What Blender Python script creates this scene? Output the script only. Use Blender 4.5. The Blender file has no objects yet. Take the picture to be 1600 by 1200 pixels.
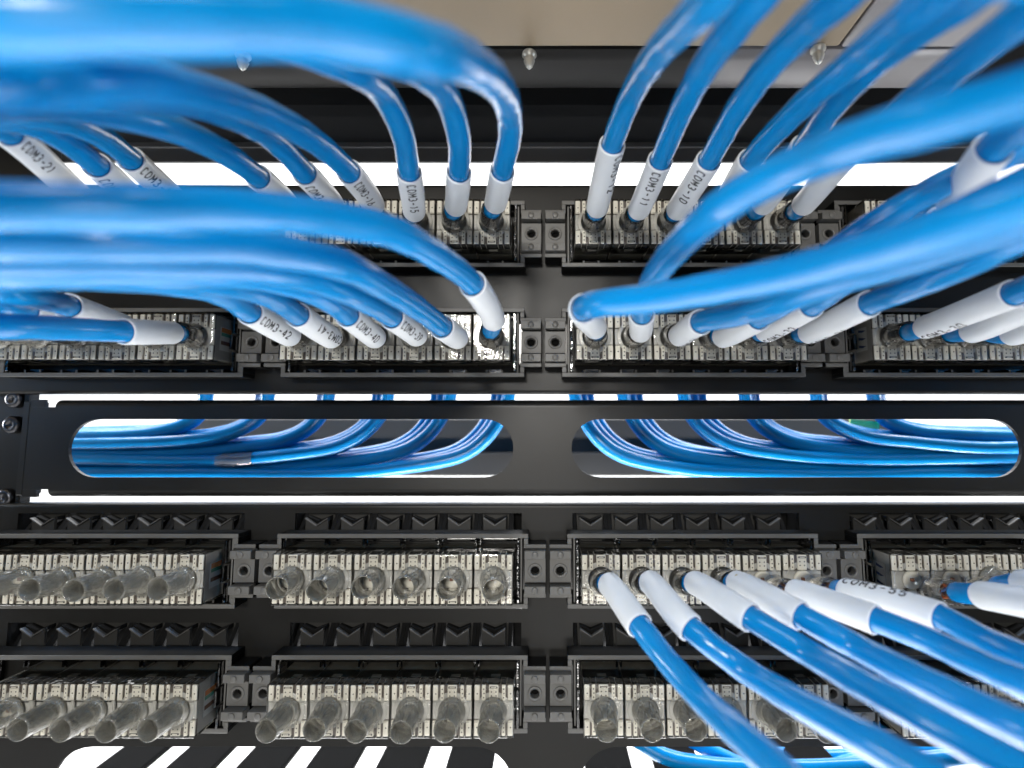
import bpy, bmesh, math, random
from mathutils import Vector, Matrix
random.seed(7)
SC = bpy.context.scene
COL = SC.collection
S = 0.001                       # everything below is written in millimetres

# ------------------------------------------------------------------ camera
PITCH = math.radians(5.36)
CAM = Vector((0.0, -200.0, 0.0))
F_PX, VPX, CY = 800.0, 855.0, 600.0
cd = bpy.data.cameras.new('camera')
cam = bpy.data.objects.new('camera', cd); COL.objects.link(cam)
cam.location = CAM * S
cam.rotation_euler = (math.pi / 2 + PITCH, 0, 0)
cd.sensor_width = 36.0; cd.lens = 18.0
cd.shift_x = -55.0 / 1600.0
cd.clip_start = 0.002; cd.clip_end = 20.0
cd.dof.use_dof = True; cd.dof.focus_distance = 0.186; cd.dof.aperture_fstop = 6.6
SC.camera = cam

# ------------------------------------------------------------------ world and lamps
W = bpy.data.worlds.new('World'); SC.world = W; W.use_nodes = True
W.node_tree.nodes['Background'].inputs[0].default_value = (0.92, 0.96, 1.0, 1)
W.node_tree.nodes['Background'].inputs[1].default_value = 0.025
SC.view_settings.view_transform = 'Standard'
SC.view_settings.look = 'None'
SC.view_settings.exposure = 0.0
SC.view_settings.gamma = 1.0
SC.view_settings.use_curve_mapping = False
SC.cycles.max_bounces = 10
SC.cycles.transparent_max_bounces = 32
SC.cycles.caustics_reflective = False
SC.cycles.caustics_refractive = False
SC.cycles.sample_clamp_indirect = 6.0

def area(name, loc, target, sx, sy, power, col=(1, 1, 1)):
    l = bpy.data.lights.new(name, 'AREA'); l.shape = 'RECTANGLE'
    l.size = sx * S; l.size_y = sy * S; l.energy = power; l.color = col
    o = bpy.data.objects.new(name, l); COL.objects.link(o)
    o.location = Vector(loc) * S
    o.rotation_euler = (Vector(target) - Vector(loc)).to_track_quat('-Z', 'Y').to_euler()
    return o
area('ceiling_tube_lamp', (-180, -520, 560), (0, -60, 30), 700, 160, 3.4, (0.92, 0.98, 1.0))
area('aisle_lamp', (-150, -1400, 295), (0, 0, 0), 290, 170, 14.5, (1.0, 0.965, 0.90))
area('low_aisle_lamp', (30, -900, -125), (0, 0, -30), 260, 110, 0.4, (1.0, 0.97, 0.93))
area('lower_row_fill', (90, -900, -400), (0, 0, -75), 380, 120, 1.05, (1.0, 0.97, 0.92))  # added fill that lifts the lower jack rows, not a real source
area('bundle_end_fill', (-430, -8, 24), (-205, 48, -8), 40, 50, 0.5, (0.95, 0.98, 1.0))  # added fill, out of view, for the left end of the rear bundle
area('bundle_end_fill', (430, -8, 24), (205, 48, -8), 40, 50, 0.4, (0.95, 0.98, 1.0))  # same added fill for the right end
area('rear_room_lamp', (0, 420, 1100), (0, 900, 100), 2400, 500, 85, (0.97, 0.98, 1.0))
area('rear_floor_fill', (0, 330, -260), (0, 300, -700), 1600, 300, 34, (0.98, 0.98, 1.0))  # added fill below the rack to whiten the floor
area('under_bundle_fill', (0, 26, -108), (0, 42, 0), 560, 16, 1.5, (0.97, 0.98, 1.0))  # added fill hidden behind the panel, lights the rear bundle from below
area('rear_bundle_fill', (0, 230, 70), (0, 50, -5), 460, 40, 0.35, (0.97, 0.98, 1.0))  # unseen fill added to brighten the cables behind the slots

# ------------------------------------------------------------------ helpers
def px(x, y, z):
    """photo pixel (1600 x 1200) at optical depth z mm -> world mm"""
    c, s = math.cos(PITCH), math.sin(PITCH)
    u, v = (x - VPX) / F_PX, -(y - CY) / F_PX
    return CAM + z * Vector((u, c - v * s, s + v * c))

def bx(bm, x0, x1, y0, y1, z0, z1, mat=0, bev=0.0, seg=1):
    vs = [bm.verts.new((x, y, z)) for z in (z0, z1) for y in (y0, y1) for x in (x0, x1)]
    q = [(0, 2, 3, 1), (4, 5, 7, 6), (0, 1, 5, 4), (2, 6, 7, 3), (0, 4, 6, 2), (1, 3, 7, 5)]
    fs = [bm.faces.new([vs[i] for i in f]) for f in q]
    for f in fs: f.material_index = mat
    if bev > 0:
        es = list({e for f in fs for e in f.edges})
        r = bmesh.ops.bevel(bm, geom=es, offset=bev, segments=seg, profile=0.5, affect='EDGES')
        for f in r['faces']: f.material_index = mat
    return fs

def prism(bm, outer, holes, y0, y1, mat=0):
    """outline in (x, z) with holes, extruded from y0 to y1"""
    loops = []
    edges = []
    for lp in [outer] + holes:
        vs = [bm.verts.new((x, y0, z)) for x, z in lp]
        loops.append(vs)
        for i in range(len(vs)):
            edges.append(bm.edges.new((vs[i], vs[(i + 1) % len(vs)])))
    r = bmesh.ops.triangle_fill(bm, edges=edges, use_beauty=True, use_dissolve=False, normal=(0, -1, 0))
    fs = [g for g in r['geom'] if isinstance(g, bmesh.types.BMFace)]
    mp = {}
    for f in fs:
        f.material_index = mat
        for v in f.verts:
            if v not in mp: mp[v] = bm.verts.new((v.co.x, y1, v.co.z))
    for f in fs:
        g = bm.faces.new([mp[v] for v in reversed(f.verts)]); g.material_index = mat
    for vs in loops:
        for i in range(len(vs)):
            a, b = vs[i], vs[(i + 1) % len(vs)]
            g = bm.faces.new((a, b, mp[b], mp[a])); g.material_index = mat

def ring_profile(bm, prof, cx, cz, n=24, mat=0, smooth=True, close=False):
    """revolve (r, y) profile about the y axis through (cx, cz)"""
    rows = []
    for r, y in prof:
        rows.append([bm.verts.new((cx + r * math.cos(2 * math.pi * k / n), y, cz + r * math.sin(2 * math.pi * k / n))) for k in range(n)])
    m = len(rows)
    for i in range(m if close else m - 1):
        a, b = rows[i], rows[(i + 1) % m]
        for k in range(n):
            f = bm.faces.new((a[k], a[(k + 1) % n], b[(k + 1) % n], b[k]))
            f.material_index = mat; f.smooth = smooth
    return rows

def disc(bm, r, y, cx, cz, n=16, mat=0):
    f = bm.faces.new([bm.verts.new((cx + r * math.cos(2 * math.pi * k / n), y, cz + r * math.sin(2 * math.pi * k / n))) for k in range(n)])
    f.material_index = mat

def extrude_x(bm, prof, x0, x1, mat=0, closed=True, caps=True, smooth=False):
    """profile in (y, z) extruded along x"""
    a = [bm.verts.new((x0, y, z)) for y, z in prof]
    b = [bm.verts.new((x1, y, z)) for y, z in prof]
    n = len(prof)
    for i in range(n if closed else n - 1):
        j = (i + 1) % n
        f = bm.faces.new((a[i], a[j], b[j], b[i])); f.material_index = mat; f.smooth = smooth
    if caps and closed:
        f = bm.faces.new(list(reversed(a))); f.material_index = mat
        f = bm.faces.new(b); f.material_index = mat

def mesh_from(name, bm, mats, recalc=True):
    if recalc: bmesh.ops.recalc_face_normals(bm, faces=bm.faces)
    bmesh.ops.scale(bm, vec=(S, S, S), verts=bm.verts)
    me = bpy.data.meshes.new(name); bm.to_mesh(me); bm.free()
    for m in (mats if isinstance(mats, (list, tuple)) else [mats]): me.materials.append(m)
    return me

def link(name, data, parent=None, loc=(0, 0, 0)):
    o = bpy.data.objects.new(name, data); COL.objects.link(o)
    o.location = Vector(loc) * S
    if parent: o.parent = parent
    return o

def obj(name, bm, mats, parent=None, loc=(0, 0, 0), recalc=True):
    return link(name, mesh_from(name, bm, mats, recalc), parent, loc)

def tag(o, label, cat, group=None):
    o['label'] = label; o['category'] = cat
    if group: o['group'] = group
    return o

def struct(o):
    o['kind'] = 'structure'; return o

# ------------------------------------------------------------------ materials
def mat(name, col, rough=0.5, metal=0.0, spec=0.5, bump=None, var=None, coat=0.0, sss=0.0, rvar=None, objvar=0.0):
    m = bpy.data.materials.new(name); m.use_nodes = True
    nt = m.node_tree; N = nt.nodes; L = nt.links
    b = N['Principled BSDF']
    b.inputs['Base Color'].default_value = (*col, 1)
    b.inputs['Roughness'].default_value = rough
    b.inputs['Metallic'].default_value = metal
    b.inputs['Specular IOR Level'].default_value = spec
    b.inputs['Coat Weight'].default_value = coat
    if sss:
        b.inputs['Subsurface Weight'].default_value = sss
        b.inputs['Subsurface Radius'].default_value = (0.002, 0.002, 0.002)
        b.inputs['Subsurface Scale'].default_value = 1.0
    tc = N.new('ShaderNodeTexCoord')
    if bump:
        sc, st, dist = bump
        n = N.new('ShaderNodeTexNoise'); n.inputs['Scale'].default_value = sc; n.inputs['Detail'].default_value = 3
        L.new(tc.outputs['Object'], n.inputs['Vector'])
        bp = N.new('ShaderNodeBump'); bp.inputs['Strength'].default_value = st; bp.inputs['Distance'].default_value = dist
        L.new(n.outputs['Fac'], bp.inputs['Height']); L.new(bp.outputs['Normal'], b.inputs['Normal'])
    last = None
    if var:
        sc, amt = var
        n = N.new('ShaderNodeTexNoise'); n.inputs['Scale'].default_value = sc; n.inputs['Detail'].default_value = 4
        L.new(tc.outputs['Object'], n.inputs['Vector'])
        r = N.new('ShaderNodeMapRange'); r.inputs['From Min'].default_value = 0.3; r.inputs['From Max'].default_value = 0.7
        r.inputs['To Min'].default_value = 1 - amt; r.inputs['To Max'].default_value = 1 + amt
        L.new(n.outputs['Fac'], r.inputs['Value'])
        hv = N.new('ShaderNodeHueSaturation'); hv.inputs['Color'].default_value = (*col, 1)
        L.new(r.outputs['Result'], hv.inputs['Value'])
        last = hv
    if objvar:
        oi = N.new('ShaderNodeObjectInfo')
        r = N.new('ShaderNodeMapRange'); r.inputs['To Min'].default_value = 1 - objvar; r.inputs['To Max'].default_value = 1 + objvar
        L.new(oi.outputs['Random'], r.inputs['Value'])
        hv = N.new('ShaderNodeHueSaturation'); hv.inputs['Color'].default_value = (*col, 1)
        if last: L.new(last.outputs['Color'], hv.inputs['Color'])
        L.new(r.outputs['Result'], hv.inputs['Value'])
        last = hv
    if last: L.new(last.outputs['Color'], b.inputs['Base Color'])
    if rvar:
        sc, lo, hi = rvar
        n = N.new('ShaderNodeTexNoise'); n.inputs['Scale'].default_value = sc; n.inputs['Detail'].default_value = 5
        L.new(tc.outputs['Object'], n.inputs['Vector'])
        r = N.new('ShaderNodeMapRange'); r.inputs['From Min'].default_value = 0.3; r.inputs['From Max'].default_value = 0.7
        r.inputs['To Min'].default_value = lo; r.inputs['To Max'].default_value = hi
        L.new(n.outputs['Fac'], r.inputs['Value']); L.new(r.outputs['Result'], b.inputs['Roughness'])
    return m

def clear(name, tint, refl=1.0, rough=0.06, haze=0.0, hazecol=(0.5, 0.5, 0.48), bump=None, edge=None):
    """thin clear plastic: tinted see-through plus fresnel reflection"""
    m = bpy.data.materials.new(name); m.use_nodes = True
    nt = m.node_tree; N = nt.nodes; L = nt.links
    N.remove(N['Principled BSDF'])
    out = N['Material Output']
    tr = N.new('ShaderNodeBsdfTransparent'); tr.inputs[0].default_value = (*tint, 1)
    gl = N.new('ShaderNodeBsdfGlossy'); gl.inputs['Roughness'].default_value = rough
    fr = N.new('ShaderNodeFresnel'); fr.inputs['IOR'].default_value = 1.5
    mx = N.new('ShaderNodeMixShader')
    mul = N.new('ShaderNodeMath'); mul.operation = 'MULTIPLY'; mul.inputs[1].default_value = refl; mul.use_clamp = True
    L.new(fr.outputs[0], mul.inputs[0]); L.new(mul.outputs[0], mx.inputs[0])
    if bump:
        tc = N.new('ShaderNodeTexCoord')
        n = N.new('ShaderNodeTexNoise'); n.inputs['Scale'].default_value = bump[0]
        L.new(tc.outputs['Object'], n.inputs['Vector'])
        bp = N.new('ShaderNodeBump'); bp.inputs['Strength'].default_value = bump[1]; bp.inputs['Distance'].default_value = bump[2]
        L.new(n.outputs['Fac'], bp.inputs['Height'])
        L.new(bp.outputs['Normal'], gl.inputs['Normal'])
    base = tr
    if edge:                                     # a longer way through the wall at grazing angles absorbs more
        lw = N.new('ShaderNodeLayerWeight'); lw.inputs['Blend'].default_value = 0.35
        mc = N.new('ShaderNodeMix'); mc.data_type = 'RGBA'
        mc.inputs['A'].default_value = (*tint, 1); mc.inputs['B'].default_value = (*edge, 1)
        L.new(lw.outputs['Facing'], mc.inputs['Factor']); L.new(mc.outputs['Result'], tr.inputs[0])
    if haze:
        df = N.new('ShaderNodeBsdfDiffuse'); df.inputs[0].default_value = (*hazecol, 1)
        m2 = N.new('ShaderNodeMixShader'); m2.inputs[0].default_value = haze
        L.new(tr.outputs[0], m2.inputs[1]); L.new(df.outputs[0], m2.inputs[2]); base = m2
    L.new(base.outputs[0], mx.inputs[1]); L.new(gl.outputs[0], mx.inputs[2])
    L.new(mx.outputs[0], out.inputs['Surface'])
    return m

M = {}
M['blue'] = mat('blue_pvc', (0.001, 0.205, 0.52), 0.22, spec=0.5, bump=(190, 0.3, 0.0004), var=(60, 0.06), objvar=0.06)
M['sleeve'] = mat('white_sleeve_vinyl', (0.74, 0.765, 0.79), 0.38, spec=0.45, bump=(120, 0.15, 0.0005), sss=0.25, var=(70, 0.035))
M['ink'] = mat('black_ink', (0.012, 0.012, 0.016), 0.6)
M['print'] = mat('cable_print', (0.02, 0.10, 0.30), 0.5)
M['panel'] = mat('black_powder_coat', (0.008, 0.0078, 0.0072), 0.36, spec=0.25, bump=(1500, 0.3, 0.00003), rvar=(25, 0.29, 0.41))
M['manager'] = mat('black_satin_paint', (0.008, 0.0078, 0.0074), 0.36, spec=0.35, bump=(700, 0.2, 0.00006), rvar=(30, 0.32, 0.42))
M['frame'] = mat('dark_grey_abs', (0.10, 0.098, 0.093), 0.40, spec=0.4, bump=(900, 0.2, 0.00003), var=(80, 0.12))
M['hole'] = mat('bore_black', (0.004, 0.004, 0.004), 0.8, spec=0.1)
M['clip'] = mat('gloss_black_plastic', (0.006, 0.006, 0.0065), 0.14, spec=0.6)
M['chev'] = mat('chevron_plastic', (0.022, 0.0215, 0.020), 0.45, spec=0.3)
M['vrim'] = mat('grey_v_edge', (0.075, 0.073, 0.07), 0.4)
M['cream'] = mat('cream_contact_block', (0.82, 0.79, 0.70), 0.42, var=(220, 0.08), objvar=0.08)
M['dusk'] = mat('contact_gap', (0.085, 0.068, 0.057), 0.5, var=(150, 0.2))
M['beige'] = mat('beige_jack_side', (0.50, 0.465, 0.41), 0.5, var=(60, 0.06))
M['mid'] = mat('jack_centre_plate', (0.44, 0.435, 0.41), 0.3, var=(200, 0.22), objvar=0.15)
M['darktop'] = mat('jack_top_dark', (0.035, 0.035, 0.032), 0.25, spec=0.6)
M['olive'] = mat('olive_grey_top', (0.075, 0.07, 0.055), 0.4, var=(200, 0.3))
M['cover'] = clear('clear_polycarbonate', (0.955, 0.955, 0.945), 1.5, 0.05, bump=(330, 0.35, 0.0005))
M['boot'] = clear('smoky_clear_tube', (0.985, 0.98, 0.965), 1.3, 0.10, haze=0.20, hazecol=(0.80, 0.77, 0.66), bump=(90, 0.1, 0.0003), edge=(0.90, 0.885, 0.84))
M['boot_used'] = clear('smoky_tube_in_use', (0.88, 0.87, 0.85), 1.5, 0.10, haze=0.04, hazecol=(0.45, 0.42, 0.38), bump=(90, 0.1, 0.0003), edge=(0.70, 0.68, 0.65))
M['fin'] = clear('clear_edge_clip', (0.75, 0.76, 0.78), 4.0, 0.05, bump=(300, 0.5, 0.0006))
M['shelf_beige'] = mat('beige_paint_underside', (0.36, 0.28, 0.19), 0.5, var=(9, 0.10), bump=(1200, 0.1, 0.0002))
M['shelf_grey'] = mat('grey_paint_underside', (0.27, 0.255, 0.26), 0.45, var=(15, 0.06))
M['shelf_black'] = mat('black_steel', (0.004, 0.004, 0.004), 0.7, spec=0.05, var=(12, 0.1))
M['rimshade'] = mat('shaded_rim_side', (0.006, 0.006, 0.006), 0.5, spec=0.08)
M['strip'] = mat('dark_strip', (0.018, 0.0175, 0.017), 0.6, spec=0.15)
M['lip'] = mat('dark_steel_lip', (0.10, 0.098, 0.095), 0.42)
M['screw'] = mat('zinc_screw', (0.75, 0.74, 0.68), 0.35, metal=0.7)
M['steel'] = mat('dark_steel', (0.07, 0.07, 0.075), 0.3, metal=1.0)
M['wall'] = mat('white_wall', (0.84, 0.84, 0.83), 0.7)
M['floor'] = mat('pale_floor', (0.78, 0.78, 0.77), 0.5)
M['device'] = mat('dark_device_face', (0.012, 0.0115, 0.011), 0.6, var=(20, 0.15))
M['bar'] = mat('black_bar', (0.006, 0.006, 0.006), 0.8, spec=0.03)
M['green'] = mat('green_label', (0.62, 0.80, 0.22), 0.5)
M['st_orange'] = mat('sticker_orange', (0.75, 0.24, 0.05), 0.5)
M['st_green'] = mat('sticker_green', (0.08, 0.36, 0.24), 0.5)
M['st_brown'] = mat('sticker_brown', (0.17, 0.065, 0.03), 0.5)
M['st_blue'] = mat('sticker_blue', (0.05, 0.09, 0.22), 0.5)
M['st_white'] = mat('sticker_white', (0.75, 0.74, 0.70), 0.5)
M['copper'] = mat('orange_wire', (0.50, 0.13, 0.04), 0.45)
M['brownwire'] = mat('brown_wire', (0.13, 0.05, 0.025), 0.45)
M['stain'] = mat('yellow_stain', (0.50, 0.40, 0.20), 0.6)
M['tape'] = clear('clear_tape', (0.9, 0.92, 0.95), 2.5, 0.15, haze=0.12, hazecol=(0.8, 0.84, 0.9))

# ------------------------------------------------------------------ room behind the rack
bm = bmesh.new(); bx(bm, -2200, 2200, 900, 930, -700, 2000); struct(obj('rear_wall', bm, M['wall']))
bm = bmesh.new(); bx(bm, -2200, 2200, -1800, 900, -730, -700); struct(obj('floor', bm, M['floor']))

# ------------------------------------------------------------------ patch panels
GP = 110.7                     # pitch of the six-jack blocks
JW, JH = 14.4, 18.0
ROWZ = [79.8, 35.4, -52.5, -96.9]
ROWX = [-1.75, -1.5, 0.0, 0.5]
GX = [-1.5 * GP, -0.5 * GP, 0.5 * GP, 1.5 * GP]
YF = -12.0                     # front plane of the jacks

def frame_bm(lower):
    bm = bmesh.new()
    X, Z, T = 47.9, 13.8, 1.7
    x1, ze = 54.7, 9.9
    # stepped outline rim (outer loop minus inner loop)
    out = [(-X, -Z), (X, -Z), (X, -ze), (x1, -ze), (x1, -ze + 1.5), (X - T, -ze + 1.5), (X - T, -ze + 1.501)]
    def rim(pts):   # bars given as boxes so they butt end to end
        for (a, b, c, d) in pts: bx(bm, a, b, 0, 8.5, c, d, 0, 0.18)
    rim([(-X, X, Z - T, Z), (-X, X, -Z, -Z + T)])
    for s in (-1, 1):
        xs = sorted((s * (X - T), s * X))
        rim([(xs[0], xs[1], ze - 0.05, Z - T), (xs[0], xs[1], -Z + T, -ze + 0.05)])
        xs = sorted((s * (X - T), s * x1))
        rim([(xs[0], xs[1], ze - 1.6, ze - 0.05), (xs[0], xs[1], -ze + 0.05, -ze + 1.6)])
        # inner side wall set back behind the rim
        xs = sorted((s * 44.9, s * 45.5)); bx(bm, xs[0], xs[1], 1.5, 8.4, -Z + T + .1, Z - T - .1, 0)
        # backing of the ear, dark
        xs = sorted((s * 45.6, s * 54.4)); bx(bm, xs[0], xs[1], 5.0, 8.4, -8.2, 8.2, 1)
    # latch blocks under / above the jacks
    for k in range(6):
        cx = (k - 2.5) * JW
        zz = -Z + T
        bx(bm, cx - 2.6, cx + 2.6, 3.0, 8.4, zz, zz + 1.6, 1)
        bx(bm, cx - 3.4, cx - 2.6, 1.2, 8.4, zz, zz + 1.2, 0)
        bx(bm, cx + 2.6, cx + 3.4, 1.2, 8.4, zz, zz + 1.2, 0)
    # ledge inside, above the jacks
    bx(bm, -44.8, 44.8, 4.5, 8.4, Z - T - 1.2, Z - T - 0.02, 1)
    bm.normal_update(); bmesh.ops.recalc_face_normals(bm, faces=bm.faces)
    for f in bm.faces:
        if f.material_index == 0 and f.normal.y > -0.5: f.material_index = 2  # rim and inner sides get a blacker colour, recess shade painted in
    return bm

def ear_bm(s):
    bm = bmesh.new()
    x0, x1 = sorted((s * 46.6, s * 54.5))
    cx = (x0 + x1) / 2
    circ = [(cx + 1.62 * math.cos(2 * math.pi * k / 20), 1.62 * math.sin(2 * math.pi * k / 20)) for k in range(20)]
    prism(bm, [(x0, -4.3), (x1, -4.3), (x1, 4.3), (x0, 4.3)], [circ], 0.4, 4.0, 0)
    ring_profile(bm, [(2.75, 0.38), (2.7, 0.1), (2.5, 0.0), (1.9, 0.0), (1.64, 0.25), (1.62, 0.45)], cx, 0, 24, 0)
    disc(bm, 1.61, 3.2, cx, 0, 20, 1)
    for sz in (-1, 1):
        z0, z1 = sorted((sz * 5.0, sz * 8.0))
        bx(bm, x0, x1, -2.6, 2.2, z0, z1, 0, 0.15)
        ring_profile(bm, [(1.25, -2.58), (1.2, -3.0), (1.0, -3.1), (0.01, -3.1)], cx, sz * 6.5, 16, 0)
    return bm

def stadium(x0, x1, z0, z1, n=14):
    r = (z1 - z0) / 2; zc = (z0 + z1) / 2
    a = [(x1 - r + r * math.cos(t), zc + r * math.sin(t)) for t in [(-0.5 + k / n) * math.pi for k in range(n + 1)]]
    b = [(x0 + r + r * math.cos(t), zc + r * math.sin(t)) for t in [(0.5 + k / n) * math.pi for k in range(n + 1)]]
    return a + b
FRAME_ME = mesh_from('module_frame', frame_bm(False), [M['frame'], M['clip'], M['rimshade']])
EAR_ME = [mesh_from('screw_ear', ear_bm(s), [M['frame'], M['hole']]) for s in (-1, 1)]
def fin_bm(s):
    bm = bmesh.new()
    x = s * 44.1
    for (z0, z1, y0) in ((-11.6, -4.2, -1.0), (-3.4, 2.5, -3.0), (3.2, 11.6, -1.6)):
        a, b = sorted((x - s * 0.35, x + s * 0.5)); bx(bm, a, b, y0, 6.0, z0, z1, 0, 0.12)
    for k in range(5):
        cx = (k - 2) * JW
        for d in (-0.9, 0.7): bx(bm, cx + d - 0.22, cx + d + 0.22, 0.2, 6.0, 9.4, 11.7, 0, 0.08)
    return bm
FIN_ME = mesh_from('edge_clip', fin_bm(1), M['fin'])
def make_panel(name, label, zb, zt, rows, dx, windows, slots=None):
    root = link(name, None, None, (0, 0, 0)); tag(root, label, 'patch panel', 'black patch panels in the rack')
    holes = []
    for (r, top) in windows:
        for g in GX:
            x0, x1 = g + dx - 45.5, g + dx + 45.0
            holes.append([(x0, ROWZ[r] + 9), (x1, ROWZ[r] + 9), (x1, top), (x0, top)])
    if slots: holes += [stadium(-189.4, -13.0, *slots), stadium(12.0, 187.8, *slots)]
    bm = bmesh.new()
    prism(bm, [(-242, zb), (242, zb), (242, zt), (-242, zt)], holes, 8.6, 10.2, 0)
    # folded flanges along the top and bottom edges
    for (z, s) in ((zt, -1), (zb, 1)):
        prof = []
        for k in range(7):
            a = k / 6 * math.pi / 2
            prof.append((8.6 + 1.6 - 1.6 * math.cos(a), z - s * 1.6 * math.sin(a)))
        prof += [(12.2, z - s * 1.6), (12.2, z - s * 0.9), (10.9, z - s * 0.6), (10.25, z - s * 0.02)]
        extrude_x(bm, prof, -242, 242, 0)
    obj('panel_plate', bm, M['panel'], root)
    for r in rows:
        for g in GX:
            f = link('module_frame', FRAME_ME, root, (g + dx, 0, ROWZ[r]))
            for e in (0, 1): link('screw_ear', EAR_ME[e], f)
            fl = link('edge_clip', FIN_ME, f)
            fr = link('edge_clip', FIN_ME, f); fr.scale = (-1, 1, 1)
    for (r, top) in windows:
        for g in GX:
            bm = bmesh.new()
            gx = g + dx - 2.0
            bot = ROWZ[r] + 10
            bx(bm, g + dx - 53, g + dx + 53, 21, 22, bot - 6, top + 1.6, 1); bx(bm, g + dx - 47.2, g + dx - 46.0, 10.4, 20.9, bot, top + 1.6, 1); bx(bm, g + dx + 45.6, g + dx + 46.6, 10.4, 20.9, bot, top + 1.6, 1)           # dark back of the recess
            h = top - (ROWZ[r] + 14.2)
            for k in range(6):
                cx = gx + (k - 2.5) * JW
                # grey tongue at the back and a V-topped plate in front of it
                prism(bm, [(cx - 5.0, bot), (cx + 5.0, bot), (cx + 5.6, top + 1.5), (cx - 5.6, top + 1.5)], [], 16.0, 17.0, 0)
                za = top - 0.36 * h; zv = za - 2.9
                prism(bm, [(cx - 4.5, bot - 3), (cx + 4.5, bot - 3), (cx + 4.5, za), (cx, zv), (cx - 4.5, za)], [], 11.4, 12.6, 0)
                prism(bm, [(cx - 4.6, za - 1.2), (cx, zv - 1.2), (cx + 4.6, za - 1.2), (cx + 4.6, za + 0.4), (cx, zv + 1.5), (cx - 4.6, za + 0.4)], [], 12.7, 15.9, 1)  # black V-band plate painted in for the shade of the open gap
                for s in (-1, 1):
                    vs = [(cx + s * 4.5, za), (cx, zv), (cx, zv - 0.42), (cx + s * 4.5, za - 0.42)]
                    prism(bm, vs, [], 10.4, 11.38, 2)
                for x0 in (cx - 7.2, cx + 5.6):
                    a = [bm.verts.new((x0, y, z)) for (y, z) in ((20.9, top + 1.5), (19.0, top + 1.5), (10.4, bot + 2), (10.4, bot - 2), (20.9, bot - 2))]
                    b = [bm.verts.new((x0 + 1.5, v.co.y, v.co.z)) for v in a]
                    for q in range(5):
                        f = bm.faces.new((a[q], a[(q + 1) % 5], b[(q + 1) % 5], b[q])); f.material_index = 1
                    bm.faces.new(list(reversed(a))).material_index = 1; bm.faces.new(b).material_index = 1
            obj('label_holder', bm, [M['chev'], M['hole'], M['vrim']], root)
    return root
make_panel('patch_panel', 'upper black patch panel whose two rows of jacks hold cables fanning out', 17.1, 103.4, (0, 1), -1.6, [])
make_panel('patch_panel', 'lower black patch panel with mostly empty jacks, zigzag label slots and oblong bottom openings', -168, -30.0, (2, 3), 0.2,
           [(2, ROWZ[2] + 20.2), (3, ROWZ[3] + 22.5)], (-150, -120.2))

# ------------------------------------------------------------------ jacks
def housing_bm():
    bm = bmesh.new()
    bx(bm, -6.85, 6.85, 1.9, 19, -8.5, 8.5, 2, 0.2)                 # beige core
    for sz in (-1, 1):
        z0, z1 = sorted((sz * 8.505, sz * 8.56)); bx(bm, -6.83, 6.83, 6.25, 19, z0, z1, 5)
    bx(bm, -6.8, 6.8, 1.5, 1.88, 3.1, 8.4, 1); bx(bm, -6.8, 6.8, 1.5, 1.88, -8.4, -3.1, 1)
    bx(bm, -6.8, 6.8, 1.2, 1.88, -3.0, 3.0, 3, 0.1)
    ring_profile(bm, [(6.2, 1.19), (6.1, 0.95), (5.7, 0.9), (4.4, 0.9)], 0, 0, 28, 3)
    for sz in (-1, 1):
        for (a, b) in ((-6.75, -4.95), (-4.15, -2.85), (-1.65, 1.65), (2.85, 4.15), (4.95, 6.75)):
            z0, z1 = sorted((sz * 3.3, sz * 8.45))
            wide = b - a
            bx(bm, a, b, 0.75, 1.49, z0, z1, 0, 0.16)
            cx = (a + b) / 2
            if wide > 3:
                pts = [(-0.8, 4.9), (0.8, 4.9), (-0.8, 6.2), (0.8, 6.2)]
            elif wide < 1.5:
                pts = [(0.0, 4.3), (0.1, 5.7), (0.0, 7.1)]
            else:
                pts = [(0.1, 5.6)]
            for (dx, dz) in pts: disc(bm, 0.24, 0.74, cx + dx, sz * dz, 8, 4)
        # little latch window and step in the centre column
        bx(bm, -1.35, 1.35, 0.62, 0.74, sz * 7.75 - 0.32, sz * 7.75 + 0.32, 4 if sz < 0 else 1)
        bx(bm, -0.9, 0.9, 0.55, 0.61, sz * 7.75 - 0.12, sz * 7.75 + 0.12, 0)
    # dark strip just behind the front edge, top and bottom
    for sz in (-1, 1):
        z0, z1 = sorted((sz * 8.5, sz * 8.62))
        bx(bm, -6.8, 6.8, 1.6, 6.2, z0, z1, 4)
        for xx in (-4.4, -2.3, 2.3, 4.4): bx(bm, xx - 0.12, xx + 0.12, 1.6, 6.1, z0 - 0.02, z1 + 0.05, 2)
        z0, z1 = sorted((sz * 8.5, sz * 8.8))
        bx(bm, -1.7, 1.7, 6.6, 8.6, z0, z1, 2, 0.1)
    return bm
def cover_bm():
    bm = bmesh.new()
    fs = bx(bm, -7.1, 7.1, 0, 11.5, -8.95, 8.95, 0)
    bmesh.ops.delete(bm, geom=[fs[3]], context='FACES')
    es = [e for e in bm.edges if all(abs(v.co.y) < 1e-6 for v in e.verts)]
    bmesh.ops.bevel(bm, geom=es, offset=0.55, segments=3, profile=0.5, affect='EDGES')
    for sz in (-1, 1):                                               # shallow steps moulded in the face
        z0, z1 = sorted((sz * 3.1, sz * 3.45)); bx(bm, -6.4, 6.4, -0.18, 0.0, z0, z1, 0)
    return bm
BOOT_PROF = [(4.75, 0.6), (4.75, -0.25), (4.25, -0.6), (4.15, -3), (3.85, -10.8), (3.75, -11.5), (3.55, -11.7), (3.4, -11.4), (3.45, -3), (3.6, 0.5)]
def boot_bm(empty=True):
    bm = bmesh.new()
    ring_profile(bm, BOOT_PROF, 0, 0, 32, 0)
    return bm
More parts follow.
